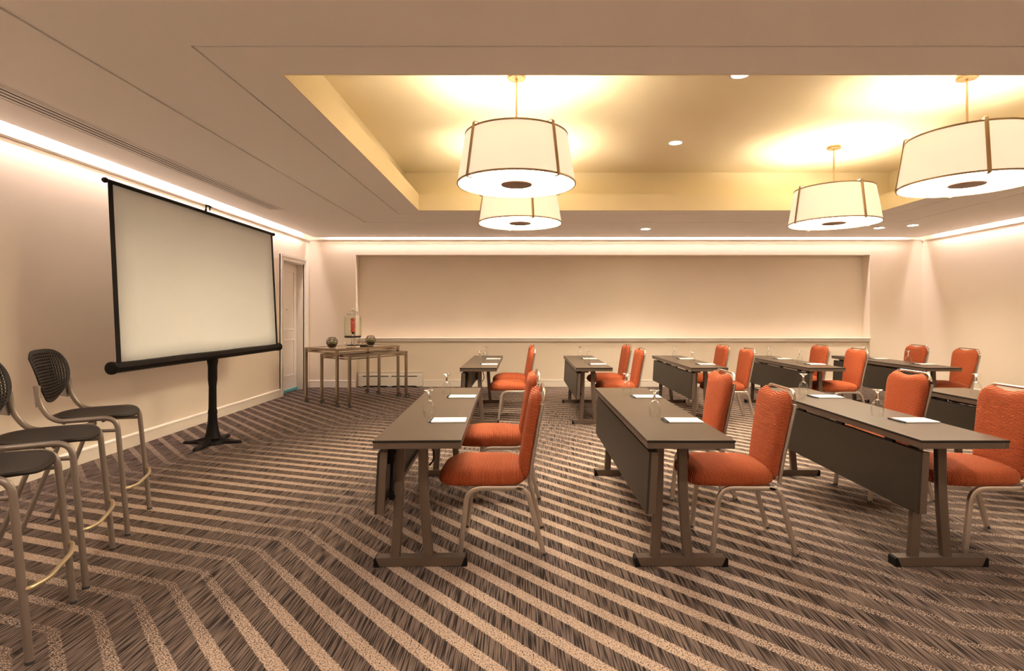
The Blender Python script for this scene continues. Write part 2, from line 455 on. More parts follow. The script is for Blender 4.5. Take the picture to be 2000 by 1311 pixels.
# door in the left wall
d = empty('door_1', (XL, 0, 0)); props(d, 'cream panelled door beside the nested side tables', 'door', kind='structure')
bm = nb(); box(bm, -.16, -.12, DY0 + .016, DY1 - .016, .02, DZ - .016); mk('door_leaf', bm, M['trim'], d)
def pmould(z0, z1):
    bm = nb(); y0, y1 = DY0 + .13, DY1 - .13; w_ = .028
    box(bm, -.12, -.105, y0, y1, z1 - w_, z1, .004); box(bm, -.12, -.105, y0, y1, z0, z0 + w_, .004)
    box(bm, -.12, -.105, y0, y0 + w_, z0 + w_, z1 - w_, .004); box(bm, -.12, -.105, y1 - w_, y1, z0 + w_, z1 - w_, .004)
    mk('panel_moulding', bm, M['trim'], d)
pmould(1.12, 2.22); pmould(.28, .96)
bm = nb(); cyl(bm, .012, -.122, -.112, (DY0 + .45, 1.5), 12, 'x'); mk('door_viewer', bm, M['brass'], d)
bm = nb(); cyl(bm, .026, -.125, -.108, (DY0 + .06, 1.02), 16, 'x'); tube(bm, smoothpath([(-.11, DY0 + .06, 1.02), (-.06, DY0 + .06, 1.02), (-.06, DY0 + .18, 1.02)], .02), .009); mk('handle', bm, M['silver'], d, autos=40)
mk('under_door_light', B(-.125, -.10, DY0 + .01, DY1 - .01, .004, .05, .004), M['teal'], d)  # solid teal strip, coloured to stand in for light under the door
bm = nb()
box(bm, -.19, .0, DY0, DY0 + .015, 0, DZ); box(bm, -.19, 0, DY1 - .015, DY1, 0, DZ); box(bm, -.19, 0, DY0 + .015, DY1 - .015, DZ - .015, DZ)
mk('jamb', bm, M['trim'], d)
bm = nb()
for (k0, k1, p) in ((0, .10, .018), (.065, .10, .032), (.0, .012, .026)):
    box(bm, 0, p, DY0 - k1, DY0 - k0, 0, DZ + k1); box(bm, 0, p, DY1 + k0, DY1 + k1, 0, DZ + k1); box(bm, 0, p, DY0 - k0, DY1 + k0, DZ + k0, DZ + k1)
mk('casing', bm, M['trim'], d)

# baseboard heater under the niche
h = empty('baseboard_heater', (-2.585, YB + .08, 0)); props(h, 'white baseboard heater on the floor behind the nested tables', 'heater')
bm = nb(); strip(bm, [(0, .0), (.045, 0), (.07, .02), (.07, .22), (.05, .27), (.055, .285), (0, .29)], (-.62, 0, 0), (.62, 0, 0), out=(0, -1, 0)); mk('cover', bm, M['white'], h)
for x in (-.29, .27): 
    mk('slot', B(x - .25, x + .25, -.073, -.060, .205, .222), M['dark_gap'], h)
    bm = nb(); strip(bm, [(-.26, 0), (.26, 0), (.22, .03), (-.22, .03)], (x, -.0735, .0), (x, -.06, .0), out=(1, 0, 0)); mk('air_inlet', bm, M['dark_gap'], h)
mk('top_rail', B(-.625, .625, -.062, 0, .285, .296, .003), M['white'], h)

# ------------------------------------------------------------------ lamps
def pendant(x, y, th0, label):
    r = empty('pendant_lamp', (x, y, 0)); props(r, label, 'pendant lamp', 'drum pendant lamps under the tray')
    zb, zt, Rb, Rt, zc = 2.548, 2.968, .517, .448, TZU
    bm = nb(); lathe(bm, [(0, zc), (.083, zc), (.083, zc - .028), (.078, zc - .034), (0, zc - .034)], 28); mk('canopy', bm, M['brass'], r, autos=40)
    bm = nb(); cyl(bm, .009, zt - .06, zc - .03, (0, 0), 12); mk('rod', bm, M['brass'], r, autos=40)
    t = .006
    bm = nb(); lathe(bm, [(Rb, zb), (Rt, zt), (Rt - t, zt), (Rb - t, zb)], 72, closed=True); mk('shade', bm, M['shade'], r, autos=50)
    for (R, z, nm) in ((Rb, zb, 'rim_band'), (Rt, zt, 'rim_band')):
        bm = nb(); lathe(bm, [(R + .004, z - .006), (R + .004, z + .008), (R - t - .002, z + .008), (R - t - .002, z - .006)], 72, closed=True); mk(nm, bm, M['brass'], r, autos=40)
    bm = nb(); lathe(bm, [(0, zb + .012), (Rb - .012, zb + .012), (Rb - .012, zb + .004), (0, zb + .004)], 72); mk('diffuser', bm, M['diffuser'], r, autos=40)
    bm = nb(); lathe(bm, [(0, zb + .020), (Rb - .014, zb + .020), (Rb - .014, zb + .0135), (0, zb + .0135)], 72); mk('added_uplight_plate', bm, M['added_uplight_plate'], r, autos=40)  # added glowing plate inside the shade, spreads the pool on the tray ceiling
    bm = nb(); lathe(bm, [(0, zb + .004), (.137, zb + .004), (.14, zb), (.135, zb - .006), (0, zb - .010)], 40); mk('centre_disc', bm, M['disc'], r, autos=40)
    for k in range(4):
        a = th0 + k * PI / 2
        er = Vector((math.sin(a), -math.cos(a), 0)); et = Vector((math.cos(a), math.sin(a), 0))
        path = [er * (Rt - .09) + Vector((0, 0, zt + .018)), er * (Rt + .012) + Vector((0, 0, zt + .03)), er * (Rb + .012) + Vector((0, 0, zb - .012)), er * (Rb - .04) + Vector((0, 0, zb - .014))]
        bm = nb(); tube(bm, smoothpath(path, .012, 3), .0135, 8, .006, squ=6, up=et)
        mk('strap', bm, M['brass'], r, autos=40)
    # spider holding the shade to the rod
    bm = nb()
    for k in range(2):
        a = th0 + k * PI / 2; er = Vector((math.sin(a), -math.cos(a), 0))
        tube(bm, [er * -(Rt - .02) + Vector((0, 0, zt - .01)), er * (Rt - .02) + Vector((0, 0, zt - .01))], .005, 8)
    lathe(bm, [(0, zt - .03), (.03, zt - .03), (.03, zt), (0, zt)], 16); mk('spider', bm, M['brass'], r, autos=40)
    for k in range(3):                                   # three bulbs round the stem
        ld = bpy.data.lights.new('pendant_bulb', 'POINT'); ld.energy = PEND_W / 3; ld.color = PEND_COL; ld.shadow_soft_size = .06
        lo = bpy.data.objects.new('pendant_bulb', ld); C.objects.link(lo); lo.parent = r
        lo.location = (.22 * math.cos(th0 + k * 2.094), .22 * math.sin(th0 + k * 2.094), 2.75)
pendant(-.06, 4.77, math.radians(41), 'large drum pendant lamp over the front left table')
pendant(-.04, 6.78, math.radians(17), 'drum pendant lamp partly hidden behind the large centre one')
pendant(3.88, 6.78, math.radians(8), 'smaller looking drum pendant with full stem visible, second from the right')
pendant(3.90, 4.77, math.radians(-24), 'large drum pendant lamp cut by the right edge of the photo')

def downlight(x, y, z, label, power, soft=False, R=.075, spot=100):
    r = empty('downlight', (x, y, z)); props(r, label, 'downlight', 'recessed downlights')
    bm = nb(); lathe(bm, [(R, -.006), (R + .022, -.004), (R + .024, 0), (R, .0)], 32, closed=True); mk('trim_ring', bm, M['white'], r, autos=40)
    bm = nb(); lathe(bm, [(0, -.003), (R, -.003), (R, -.0005), (0, -.0005)], 24); mk('lens', bm, M['bulb2' if soft else 'bulb'], r, autos=40)
    ld = bpy.data.lights.new('downlight_beam', 'SPOT'); ld.energy = power; ld.color = DOWN_COL; ld.spot_size = math.radians(spot); ld.spot_blend = .7; ld.shadow_soft_size = .06
    lo = bpy.data.objects.new('downlight_beam', ld); C.objects.link(lo); lo.parent = r; lo.location = (0, 0, -.02)
downlight(2.12, 9.41, ZC, 'small bright downlight in the ceiling before the niche, leftmost one', DOWN_W * .4)
downlight(6.10, 9.30, ZC, 'small bright downlight beside the smaller right pendant', DOWN_W * .4)
downlight(6.48, 9.03, ZC, 'small bright downlight nearest the far right corner', DOWN_W * .4)
downlight(1.90, 4.75, TZU, 'round downlight in the tray at the front edge', DOWN_W * .9, True, .075, 120)
downlight(1.86, 6.63, TZU, 'round downlight in the middle of the tray ceiling', DOWN_W * .9, True, .075, 120)
for x in (-3.1, -.6, 2.1, 4.6):  # unseen row of downlights, added as fill for the near part of the room
    downlight(x, 1.3, ZC, 'added unseen fill downlight over the viewer, %s' % {-3.1: 'nearest the stools', -.6: 'left of the middle', 2.1: 'right of the middle', 4.6: 'farthest from the stools'}[x], DOWN_W * .5, True, .07, 140)

# ------------------------------------------------------------------ training tables
TW, TL, TH = .466, 2.08, .74
FRONT = {}
def make_table():
    r = empty('training_table')
    hx, hy = TW / 2, TL / 2
    mk('tabletop', B(-hx + .002, hx - .002, -hy + .002, hy - .002, TH - .011, TH, .0012), M['laminate'], r)
    bm = nb()
    for (a, b, c, d_) in ((-hx, -hx + .0035, -hy, hy), (hx - .0035, hx, -hy, hy), (-hx + .0035, hx - .0035, -hy, -hy + .0035), (-hx + .0035, hx - .0035, hy - .0035, hy)):
        box(bm, a, b, c, d_, TH - .013, TH - .001)
    mk('edge_band', bm, M['black_edge'], r)
    bm = nb(); q = .030; z0, z1 = TH - .046, TH - .012
    for (a, b, c, d_) in ((-hx + .002, -hx + q, -hy + .002, hy - .002), (hx - q, hx - .002, -hy + .002, hy - .002), (-hx + q, hx - q, -hy + .002, -hy + q), (-hx + q, hx - q, hy - q, hy - .002)):
        box(bm, a, b, c, d_, z0, z1, .002)
    mk('apron', bm, M['taupe_metal'], r)
    mk('underside', B(-hx + q, hx - q, -hy + q, hy - q, TH - .030, TH - .013), M['panel'], r)
    mk('beam', B(-.095, -.045, -hy + .22, hy - .22, TH - .085, TH - .035, .003), M['taupe_metal'], r)
    for s in (-1, 1):
        yl = s * (hy - .185)
        for (xt, xm, xb) in ((-.125, -.128, -.150), (.004, .006, .036)):
            pts = [Vector((xt, yl, TH - .040))] + [Vector((xm + (xb - xm) * max(0, (k - 2) / 6) ** 1.6 if k > 2 else xt + (xm - xt) * k / 2, yl, TH - .040 - (TH - .04 - .05) * k / 8)) for k in range(1, 9)]
            bm = nb(); tube(bm, pts, .0265, 12, .019, squ=7, up=(1, 0, 0)); mk('leg', bm, M['taupe_metal'], r, autos=35)
        mk('leg_head', B(-.165, .05, yl - .03, yl + .03, TH - .058, TH - .034, .003), M['black_plastic'], r)
        # foot bar with sloped black ends
        bm = nb(); strip(bm, [(-.232, .004), (.218, .004), (.242, .052), (-.256, .052)], (0, yl - .03, 0), (0, yl + .03, 0), out=(1, 0, 0)); 
        ft = mk('foot', bm, M['taupe_metal'], r)
        for sx in (-1, 1):
            bm = nb()
            pr = [(.218, 0), (.252, 0), (.252, .046), (.243, .0525), (.240, .0525)] if sx > 0 else [(-.232, 0), (-.266, 0), (-.266, .046), (-.257, .0525), (-.254, .0525)]
            strip(bm, pr, (0, yl - .0315, 0), (0, yl + .0315, 0), out=(1, 0, 0)); mk('end_cap', bm, M['black_plastic'], ft)
        # folding bracket with a gas strut
        yb = s * (hy - .10)
        bm = nb(); box(bm, -.185, -.150, yb - .05 * s - .02, yb - .05 * s + .02, TH - .16, TH - .05, .003); cyl(bm, .022, yb - .085 * s - .03, yb - .085 * s + .03, (-.165, TH - .10), 14, 'y')
        cyl(bm, .018, yb - .085 * s - .03, yb - .085 * s + .03, (-.165, TH - .35), 14, 'y')
        tube(bm, [(-.165, yb - .07 * s, TH - .12), (-.172, yb - .07 * s, TH - .36)], .009, 8)
        mk('hinge_bracket', bm, M['black_plastic'], r, autos=40)
        bm = nb(); tube(bm, smoothpath([(.03, yl - .05 * s, TH - .05), (.055, yl - .06 * s, TH - .11), (.055, yl - .06 * s, TH - .17), (.03, yl - .06 * s, TH - .20)], .03, 4), .005, 8); mk('release_lever', bm, M['black_plastic'], r, autos=40)
    # modesty panel, leaning out a little at the foot
    ptop, pbot = TH - .072, TH - .402
    xo_t, xo_b = -.214, -.232
    bm = nb(); strip(bm, [(xo_t, ptop), (xo_t + .013, ptop), (xo_b + .013, pbot), (xo_b, pbot)], (0, -hy + .035, 0), (0, hy - .035, 0), out=(1, 0, 0)); pn = mk('modesty_panel', bm, M['panel'], r)
    for s in (-1, 1):
        ya, yb2 = s * (hy - .035), s * (hy - .060)
        bm = nb(); strip(bm, [(xo_t + .0135, ptop), (xo_t + .050, ptop), (xo_b + .050, pbot), (xo_b + .0135, pbot)], (0, ya, 0), (0, yb2, 0), out=(1, 0, 0)); mk('end_cap', bm, M['taupe_metal'], pn)
    bm = nb()
    strip(bm, [(xo_t + .0135, ptop), (xo_t + .035, ptop), (xo_t + .034, ptop - .03), (xo_t + .0125, ptop - .03)], (0, -hy + .061, 0), (0, hy - .061, 0), out=(1, 0, 0))
    strip(bm, [(xo_b + .0155, pbot + .03), (xo_b + .035, pbot + .03), (xo_b + .034, pbot), (xo_b + .0135, pbot)], (0, -hy + .061, 0), (0, hy - .061, 0), out=(1, 0, 0))
    mk('stiffener', bm, M['taupe_metal'], pn)
    for k in range(4):
        y = -hy + .30 + k * (TL - .6) / 3
        mk('hinge_tab', B(-.208, -.190, y - .035, y + .035, ptop - .02, TH - .044), M['black_plastic'], pn)
    return r

table0 = make_table()
# (x centre, y centre, rotation, phrase)
TABLES = [
    (-.590, 3.902, 1.6, 'leftmost front-row table', 'taupe training table in the front row, leftmost, open end beside orange chairs'),
    (.887, 3.902, 0, 'second front-row table', 'taupe training table in the front row, second from the left, dark modesty panel'),
    (2.335, 3.902, 0, 'third front-row table', 'taupe training table in the front row, third from the left, widest panel in view'),
    (3.79, 3.902, 0, 'partly hidden fourth front-row table', 'taupe training table in the front row, fourth, mostly hidden at the photo edge'),
    (-.565, 7.84, 0, 'leftmost back-row table', 'taupe training table in the back row, leftmost, behind the front left table'),
    (.893, 7.86, 0, 'second back-row table', 'taupe training table in the back row, second from the left'),
    (2.345, 7.86, 0, 'third back-row table', 'taupe training table in the back row, middle of five'),
    (3.82, 7.86, 0, 'fourth back-row table', 'taupe training table in the back row, fourth from the left'),
    (5.285, 7.86, 0, 'rightmost back-row table', 'taupe training table in the back row, rightmost by the end wall'),
]
for i, (x, y, rz, ph, lab) in enumerate(TABLES):
    t = table0 if i == 0 else copy_tree(table0)
    t.location = (x, y, 0); t.rotation_euler = (0, 0, math.radians(rz))
    props(t, lab, 'table', 'training tables in two rows')

# ------------------------------------------------------------------ banquet chairs (facing -x)
def grid_solid(fn_front, fn_back, nu, nv):
    """closed surface from two (u,v) grids that meet at their border"""
    bm = nb(); A = {}; Bk = {}
    for i in range(nu + 1):
        for j in range(nv + 1):
            u, v = -1 + 2 * i / nu, j / nv
            A[i, j] = bm.verts.new(fn_front(u, v))
            if i in (0, nu) or j in (0, nv): Bk[i, j] = A[i, j]
            else: Bk[i, j] = bm.verts.new(fn_back(u, v))
    for i in range(nu):
        for j in range(nv):
            bm.faces.new((A[i, j], A[i + 1, j], A[i + 1, j + 1], A[i, j + 1]))
            bm.faces.new((Bk[i, j], Bk[i, j + 1], Bk[i + 1, j + 1], Bk[i + 1, j]))
    return bm

def make_chair():
    r = empty('banquet_chair')
    # seat cushion: rounded plan, domed top, rolled front edge
    N, K = 40, 7
    x0, x1, hw = -.385, .150, .228
    def plan(a):
        c, s = math.cos(a), math.sin(a); e = 2 / 4.2
        return (x0 + x1) / 2 + (x1 - x0) / 2 * math.copysign(abs(c) ** e, c), hw * math.copysign(abs(s) ** e, s) * (1.0 - .05 * (c > 0) * abs(c))
    bm = nb(); rings = []
    prof = [(.80, .402), (.93, .404), (.985, .418), (1.0, .440), (.985, .466), (.93, .486), (.80, .503), (.55, .517), (.28, .524)]
    cx = (x0 + x1) / 2
    for (k, z) in prof:
        ring_ = []
        for i in range(N):
            px, py = plan(2 * PI * i / N)
            xx = cx + (px - cx) * k
            zz = z - (.018 if z > .43 else .006) * max(0, (-(xx) - .22) / .16) ** 2
            ring_.append(bm.verts.new((xx, py * k, zz)))
        rings.append(ring_)
    for a, b in zip(rings, rings[1:]):
        for i in range(N): bm.faces.new((a[i], a[(i + 1) % N], b[(i + 1) % N], b[i]))
    bm.faces.new(rings[0][::-1]); c_ = bm.verts.new((cx, 0, .526))
    for i in range(N): bm.faces.new((rings[-1][i], rings[-1][(i + 1) % N], c_))
    mk('seat', bm, M['fab_seat'], r, smooth=True)
    # backrest
    zb = .425
    def axis(z): return .150 + .085 * (max(0.0, z - zb) / .52) ** 1.15
    def ztop(u): return .952 - .022 * math.exp(-(u / .40) ** 2) - .085 * max(0, (abs(u) - .60) / .40) ** 2.6
    def hwid(z): return .178 + .040 * min(1, (z - zb) / .42)
    def pos(u, v, side):
        z = zb + (ztop(u) - zb) * v
        y = hwid(z) * u * (1 - .10 * max(0, (.10 - v) / .10) ** 2)
        edge = max(0.0, 1 - abs(u) ** 7) ** .5 * max(0.0, 1 - abs(2 * v - 1) ** 14) ** .5
        t = (.040 if side < 0 else .026) * edge
        return Vector((axis(z) - .012 + side * t - .012 * (1 - u * u), y, z))
    bm = grid_solid(lambda u, v: pos(u, v, -1), lambda u, v: pos(u, v, 1), 20, 22)
    mk('backrest', bm, M['fab_back'], r, smooth=True)
    # grab handle bridging the dip
    bm = nb()
    pts = []
    for k in range(-10, 11):
        u = k / 10 * .93; z = .952 + .004 - .090 * max(0, (abs(u) - .58) / .42) ** 2.6
        pts.append((axis(z) + .012, hwid(z) * u, z))
    tube(bm, pts, .010, 8, .008); mk('handle', bm, M['chrome'], r, autos=60)
    for s in (-1, 1):
        bm = nb(); tube(bm, [(axis(z) + .014, s * (hwid(z) - .012), z) for z in (.41, .5, .6, .7, .8, .88)], .009, 8, .012)
        mk('back_upright', bm, M['silver'], r, autos=60)
    # legs
    for s in (-1, 1):
        ys = s * .208
        bm = nb(); tube(bm, smoothpath([(.130, ys, .392), (-.20, ys, .392), (-.243, ys * 1.02, .0)], .085, 7), .0135, 10, .0145, squ=4, up=(0, 1, 0)); mk('leg', bm, M['silver'], r, autos=50)
        bm = nb(); tube(bm, smoothpath([(.085, ys, .400), (.150, ys, .37), (.185, ys * .99, .23), (.246, ys * .98, .0)], .06, 5), .0135, 10, .0145, squ=4, up=(0, 1, 0)); mk('leg', bm, M['silver'], r, autos=50)
    bm = nb()
    for x in (-.18, .09): box(bm, x - .012, x + .012, -.20, .20, .384, .402)
    mk('seat_frame', bm, M['silver'], r)
    for (x, yk) in ((-.243, 1.02), (.246, .98)):
        for s in (-1, 1):
            bm = nb(); cyl(bm, .0155, 0, .014, (x, s * .208 * yk), 12); mk('glide', bm, M['rubber'], r, autos=40)
    return r

chair0 = make_chair()
CHAIRS = []
for i, (x, y, rz, ph, lab) in enumerate(TABLES):
    if i < 4: pos = {0: ((-.125, 3.375), (-.13, 4.33)), 1: ((1.350, 3.370), (1.36, 4.31)), 2: ((2.810, 3.370), (2.83, 4.28)), 3: ((4.27, 3.37), (4.28, 4.30))}[i]
    else: pos = {4: ((-.08, 7.37), (-.08, 8.24)), 5: ((1.36, 7.33), (1.36, 8.26)), 6: ((2.80, 7.32), (2.79, 8.18)), 7: ((4.25, 7.27), (4.22, 8.10)), 8: ((5.71, 7.27), (5.66, 8.10))}[i]
    for j, p in enumerate(pos):
        if i == 3: continue                       # outside the frame
        CHAIRS.append((p, 'orange ribbed banquet chair, %s of two at the %s' % (('nearer', 'farther')[j], ph)))
for i, (p, lab) in enumerate(CHAIRS):
    c = chair0 if i == 0 else copy_tree(chair0)
    c.location = (p[0], p[1], 0); c.rotation_euler = (0, 0, math.radians((0, 1.5, -1.5, .8)[i % 4]))
    props(c, lab, 'chair', 'orange banquet chairs')

# ------------------------------------------------------------------ goblets, notepads, pens
def make_goblet():
    r = empty('goblet')
    # stands upside down: rim on the table, foot in the air
    bm = nb(); lathe(bm, [(.031, .0), (.0335, .012), (.0365, .035), (.0370, .055), (.0345, .075), (.027, .094), (.015, .106), (.006, .110)], 28); mk('bowl', bm, M['glass'], r, smooth=True)
    bm = nb(); lathe(bm, [(0, .104), (.010, .107), (.0075, .116), (.0095, .126), (.0065, .136), (.006, .150), (.010, .160), (.024, .168), (.0335, .172), (.0335, .175), (.012, .1765), (0, .177)], 28); mk('stem', bm, M['glass_solid'], r, smooth=True)
    return r
def make_pad():
    r = empty('notepad')
    mk('backing', B(-.108, .108, -.070, .070, 0, .0022), M['board'], r)
    mk('paper', B(-.107, .108, -.0695, .0695, .0022, .008), M['paper'], r)
    bm = nb(); box(bm, -.1085, -.101, -.0702, .0702, .002, .0086); mk('binding', bm, M['board'], r)
    return r
def make_pen():
    r = empty('pen')
    bm = nb(); lathe(bm, [(0, -.068), (.0015, -.066), (.0042, -.052), (.0044, .03), (.0048, .034), (.0048, .066), (.003, .069), (0, .069)], 12, axis='y', c=(0, 0, .0048)); mk('barrel', bm, M['pen'], r, autos=40)
    bm = nb(); box(bm, -.0012, .0012, .030, .066, .0092, .0112); mk('clip', bm, M['chrome'], r)
    return r
gob0, pad0, pen0 = make_goblet(), make_pad(), make_pen()
n = 0
for i, (x, y, rz, ph, lab) in enumerate(TABLES):
    far = i >= 4
    yy = ((-.37, .62) if not far else (-.42, .50))
    for j, w_ in enumerate(('nearer', 'farther')):
        if i == 3 and j == 0: continue            # outside the frame
        dy = yy[j]; jx, jy = random.uniform(-.012, .012), random.uniform(-.02, .02)
        a = math.radians(rz)
        def at(lx, ly): return (x + lx * math.cos(a) - ly * math.sin(a), y + lx * math.sin(a) + ly * math.cos(a), TH)
        g1 = gob0 if n == 0 else copy_tree(gob0)
        g1.location = at(-.022 + jx if i else -.03, dy + jy); g1.rotation_euler = (0, 0, 0)
        props(g1, 'clear goblet standing upside down at the %s seat of the %s' % (w_, ph), 'goblet', 'upturned goblets on the tables')
        p1 = pad0 if n == 0 else copy_tree(pad0)
        p1.location = at(.110, dy - .14); p1.rotation_euler = (0, 0, a + random.uniform(-.03, .03))
        props(p1, 'white notepad at the %s seat of the %s' % (w_, ph), 'notepad', 'white notepads on the tables')
        q1 = pen0 if n == 0 else copy_tree(pen0)
        q1.location = at(-.008, dy - .138); q1.rotation_euler = (0, 0, a + random.uniform(-.05, .05))
        props(q1, 'black pen beside the notepad at the %s seat of the %s' % (w_, ph), 'pen', 'black pens by the notepads')
        n += 1

# ------------------------------------------------------------------ bar stools (facing +x)
def make_stool():
    r = empty('bar_stool')
    SZ = .765
    # seat shell
    def rim(a):
        c, s = math.cos(a), math.sin(a); e = 2 / 3.0
        wx = .218; wy = .235 - .035 * (c < 0) * abs(c)
        return math.copysign(abs(c) ** e, c) * wx, math.copysign(abs(s) ** e, s) * wy
    def sz(x, y): return SZ - .014 + .10 * (y * y) + .035 * max(0, -x - .08) - .55 * max(0, x - .14) ** 2 * 6
    N = 40; bm = nb(); rings = []
    for (k, dz) in ((0.0, -.016), (.5, -.016), (.92, -.014), (1.0, -.006), (1.0, .004), (.985, .008), (.9, .006), (.5, 0), (0, 0)):
        if k == 0: rings.append([bm.verts.new((0, 0, sz(0, 0) + dz))]); continue
        q = []
        for i in range(N):
            x, y = rim(2 * PI * i / N); x *= k; y *= k
            q.append(bm.verts.new((x, y, sz(x, y) + dz)))
        rings.append(q)
    for a, b in zip(rings, rings[1:]):
        for i in range(N):
            j = (i + 1) % N
            if len(a) == 1: bm.faces.new((a[0], b[i], b[j]))
            elif len(b) == 1: bm.faces.new((a[i], a[j], b[0]))
            else: bm.faces.new((a[i], a[j], b[j], b[i]))
    mk('seat', bm, M['stool_shell'], r, smooth=True)
    # perforated backrest: a curved sheet of cells, each with a square hole
    z0, z1 = .838, 1.180
    def bpos(u, v):
        # u, v in -1..1: flat top with rounded corners, sides drawing in to a curved foot
        k = (1 - v) / 2
        hw = .247 * (1 - .50 * k ** 3.8) * (1 - .08 * max(0, v) ** 3)
        y = hw * u
        z = z0 + (z1 - z0) * (1 - k) + .050 * u * u * k ** 2 - .045 * abs(u) ** 4 * (1 - k) ** 3
        x = -.245 - .070 * (1 - k) ** 1.3 + .048 * (y / .247) ** 2
        return Vector((x, y, z))
    NU, NV = 20, 17; bm = nb(); h_ = .30
    cache = {}
    def V(u, v):
        k = (round(u, 5), round(v, 5))
        if k not in cache: cache[k] = bm.verts.new(bpos(u, v))
        return cache[k]
    for i in range(NU):
        for j in range(NV):
            ua, ub = -1 + 2 * i / NU, -1 + 2 * (i + 1) / NU; va, vb = -1 + 2 * j / NV, -1 + 2 * (j + 1) / NV
            if i in (0, NU - 1) or j in (0, NV - 1):
                bm.faces.new((V(ua, va), V(ub, va), V(ub, vb), V(ua, vb))); continue
            du, dv = (ub - ua) * (1 - .62) / 2, (vb - va) * (1 - .58) / 2
            o4 = [V(ua, va), V(ub, va), V(ub, vb), V(ua, vb)]
            i4 = [V(ua + du, va + dv), V(ub - du, va + dv), V(ub - du, vb - dv), V(ua + du, vb - dv)]
            for k in range(4): bm.faces.new((o4[k], o4[(k + 1) % 4], i4[(k + 1) % 4], i4[k]))
    bk = mk('backrest', bm, M['stool_shell'], r)
    sd = bk.modifiers.new('thickness', 'SOLIDIFY'); sd.thickness = .008; sd.offset = 0
    # side tubes: front leg, seat rail and back upright in one bend
    for s in (-1, 1):
        p = smoothpath([(.235, s * .252, 0), (.172, s * .238, SZ - .012), (-.15, s * .238, SZ - .020), (-.222, s * .236, SZ + .09), (-.232, s * .226, SZ + .205)], .075, 7)
        bm = nb(); tube(bm, p, .0145, 12, .0145, squ=2.4); mk('side_frame', bm, M['stool_frame'], r, autos=60)
        bm = nb(); tube(bm, smoothpath([(.06, s * .225, SZ - .040), (-.10, s * .232, SZ - .085), (-.335, s * .254, 0)], .05, 5), .0135, 12); mk('leg', bm, M['stool_frame'], r, autos=60)
        bm = nb(); tube(bm, [(.180, s * .239, SZ - .095), (-.115, s * .233, SZ - .085)], .009, 10, .013); mk('side_rail', bm, M['stool_frame'], r, autos=60)
        # wing bracket from the upright to the back
        bm = nb()
        A_ = [Vector((-.220, s * .234, SZ + .075)), Vector((-.236, s * .228, SZ + .205)), Vector((-.240, s * .175, SZ + .19)), Vector((-.250, s * .110, SZ + .110)), Vector((-.238, s * .18, SZ + .09))]
        f1 = [bm.verts.new(v + Vector((-.010, 0, 0))) for v in A_]; f2 = [bm.verts.new(v + Vector((-.018, 0, 0))) for v in A_]
        bm.faces.new(f1); bm.faces.new(f2[::-1])
        for k in range(5): bm.faces.new((f1[k], f2[k], f2[(k + 1) % 5], f1[(k + 1) % 5]))
        mk('back_bracket', bm, M['stool_frame'], r)
        bm = nb(); cyl(bm, .006, -.232, -.206, (s * .232, SZ + .095), 10, 'x'); mk('screw', bm, M['chrome'], r, autos=40)
        for (fx, fy) in ((.235, .252), (-.335, .254)):
            bm = nb(); cyl(bm, .0165, 0, .012, (fx, s * fy), 14); mk('glide', bm, M['rubber'], r, autos=40)
    bm = nb()
    for x in (.10, -.10): tube(bm, [(x, -.236, SZ - .030), (x, .236, SZ - .030)], .010, 8)
    mk('cross_bar', bm, M['stool_frame'], r, autos=60)
    p = smoothpath([(.217, -.247, .30), (.235, -.235, .298), (.262, -.14, .29), (.262, .14, .29), (.235, .235, .298), (.217, .247, .30)], .06, 5)
    bm = nb(); tube(bm, p, .010, 10); mk('footrest', bm, M['footrest'], r, autos=60)
    return r
stool0 = make_stool()
for i, (x, y, rz, lab) in enumerate(((-2.825, 3.60, 21.5, 'bar stool farthest from the viewer, whole perforated black back showing'),
                                     (-2.560, 2.915, 24.5, 'middle bar stool of three, back cut by the photo edge'),
                                     (-2.300, 2.315, 24, 'nearest bar stool, only seat and front legs in view'))):
    s = stool0 if i == 0 else copy_tree(stool0)
    s.location = (x, y, 0); s.rotation_euler = (0, 0, math.radians(rz)); props(s, lab, 'bar stool', 'bar stools by the wall')

# ------------------------------------------------------------------ projection screen on a floor stand
sc = empty('projection_screen', (-3.40, 5.94, 0)); props(sc, 'white projection screen in black housing on a black floor stand', 'projection screen')
YA, YZ = -1.44, 1.51
def scr(y, t): return Vector((.03 - .075 * t, y, .985 + 1.53 * t))      # t 0 at the housing, 1 at the top bar
bm = nb()
NYS, NZS = 12, 10; vv = {}
for i in range(NYS + 1):
    for j in range(NZS + 1):
        y = YA + .05 + (YZ - YA - .10) * i / NYS; t = j / NZS * .995
        p = scr(y, t) + Vector((.004 * math.sin(i * 1.3) * (1 - t), 0, 0)); vv[i, j] = (bm.verts.new(p), bm.verts.new(p + Vector((-.002, 0, 0))))
for i in range(NYS):
    for j in range(NZS):
        for k in (0, 1): bm.faces.new([vv[a][k] for a in ((i, j), (i + 1, j), (i + 1, j + 1), (i, j + 1))])
for i in range(NYS):
    for j in (0, NZS): bm.faces.new((vv[i, j][0], vv[i, j][1], vv[i + 1, j][1], vv[i + 1, j][0]))
for j in range(NZS):
    for i in (0, NYS): bm.faces.new((vv[i, j][0], vv[i, j][1], vv[i, j + 1][1], vv[i, j + 1][0]))
mk('fabric', bm, M['screen'], sc, smooth=True)
for (ya, yb) in ((YA, YA + .05), (YZ - .05, YZ)):
    bm = nb(); q = [scr(ya, 0), scr(yb, 0), scr(yb, .995), scr(ya, .995)]
    f1 = [bm.verts.new(v + Vector((.002, 0, 0))) for v in q]; f2 = [bm.verts.new(v + Vector((-.003, 0, 0))) for v in q]
    bm.faces.new(f1); bm.faces.new(f2[::-1])
    for k in range(4): bm.faces.new((f1[k], f2[k], f2[(k + 1) % 4], f1[(k + 1) % 4]))
    mk('border', bm, M['black_metal'], sc)
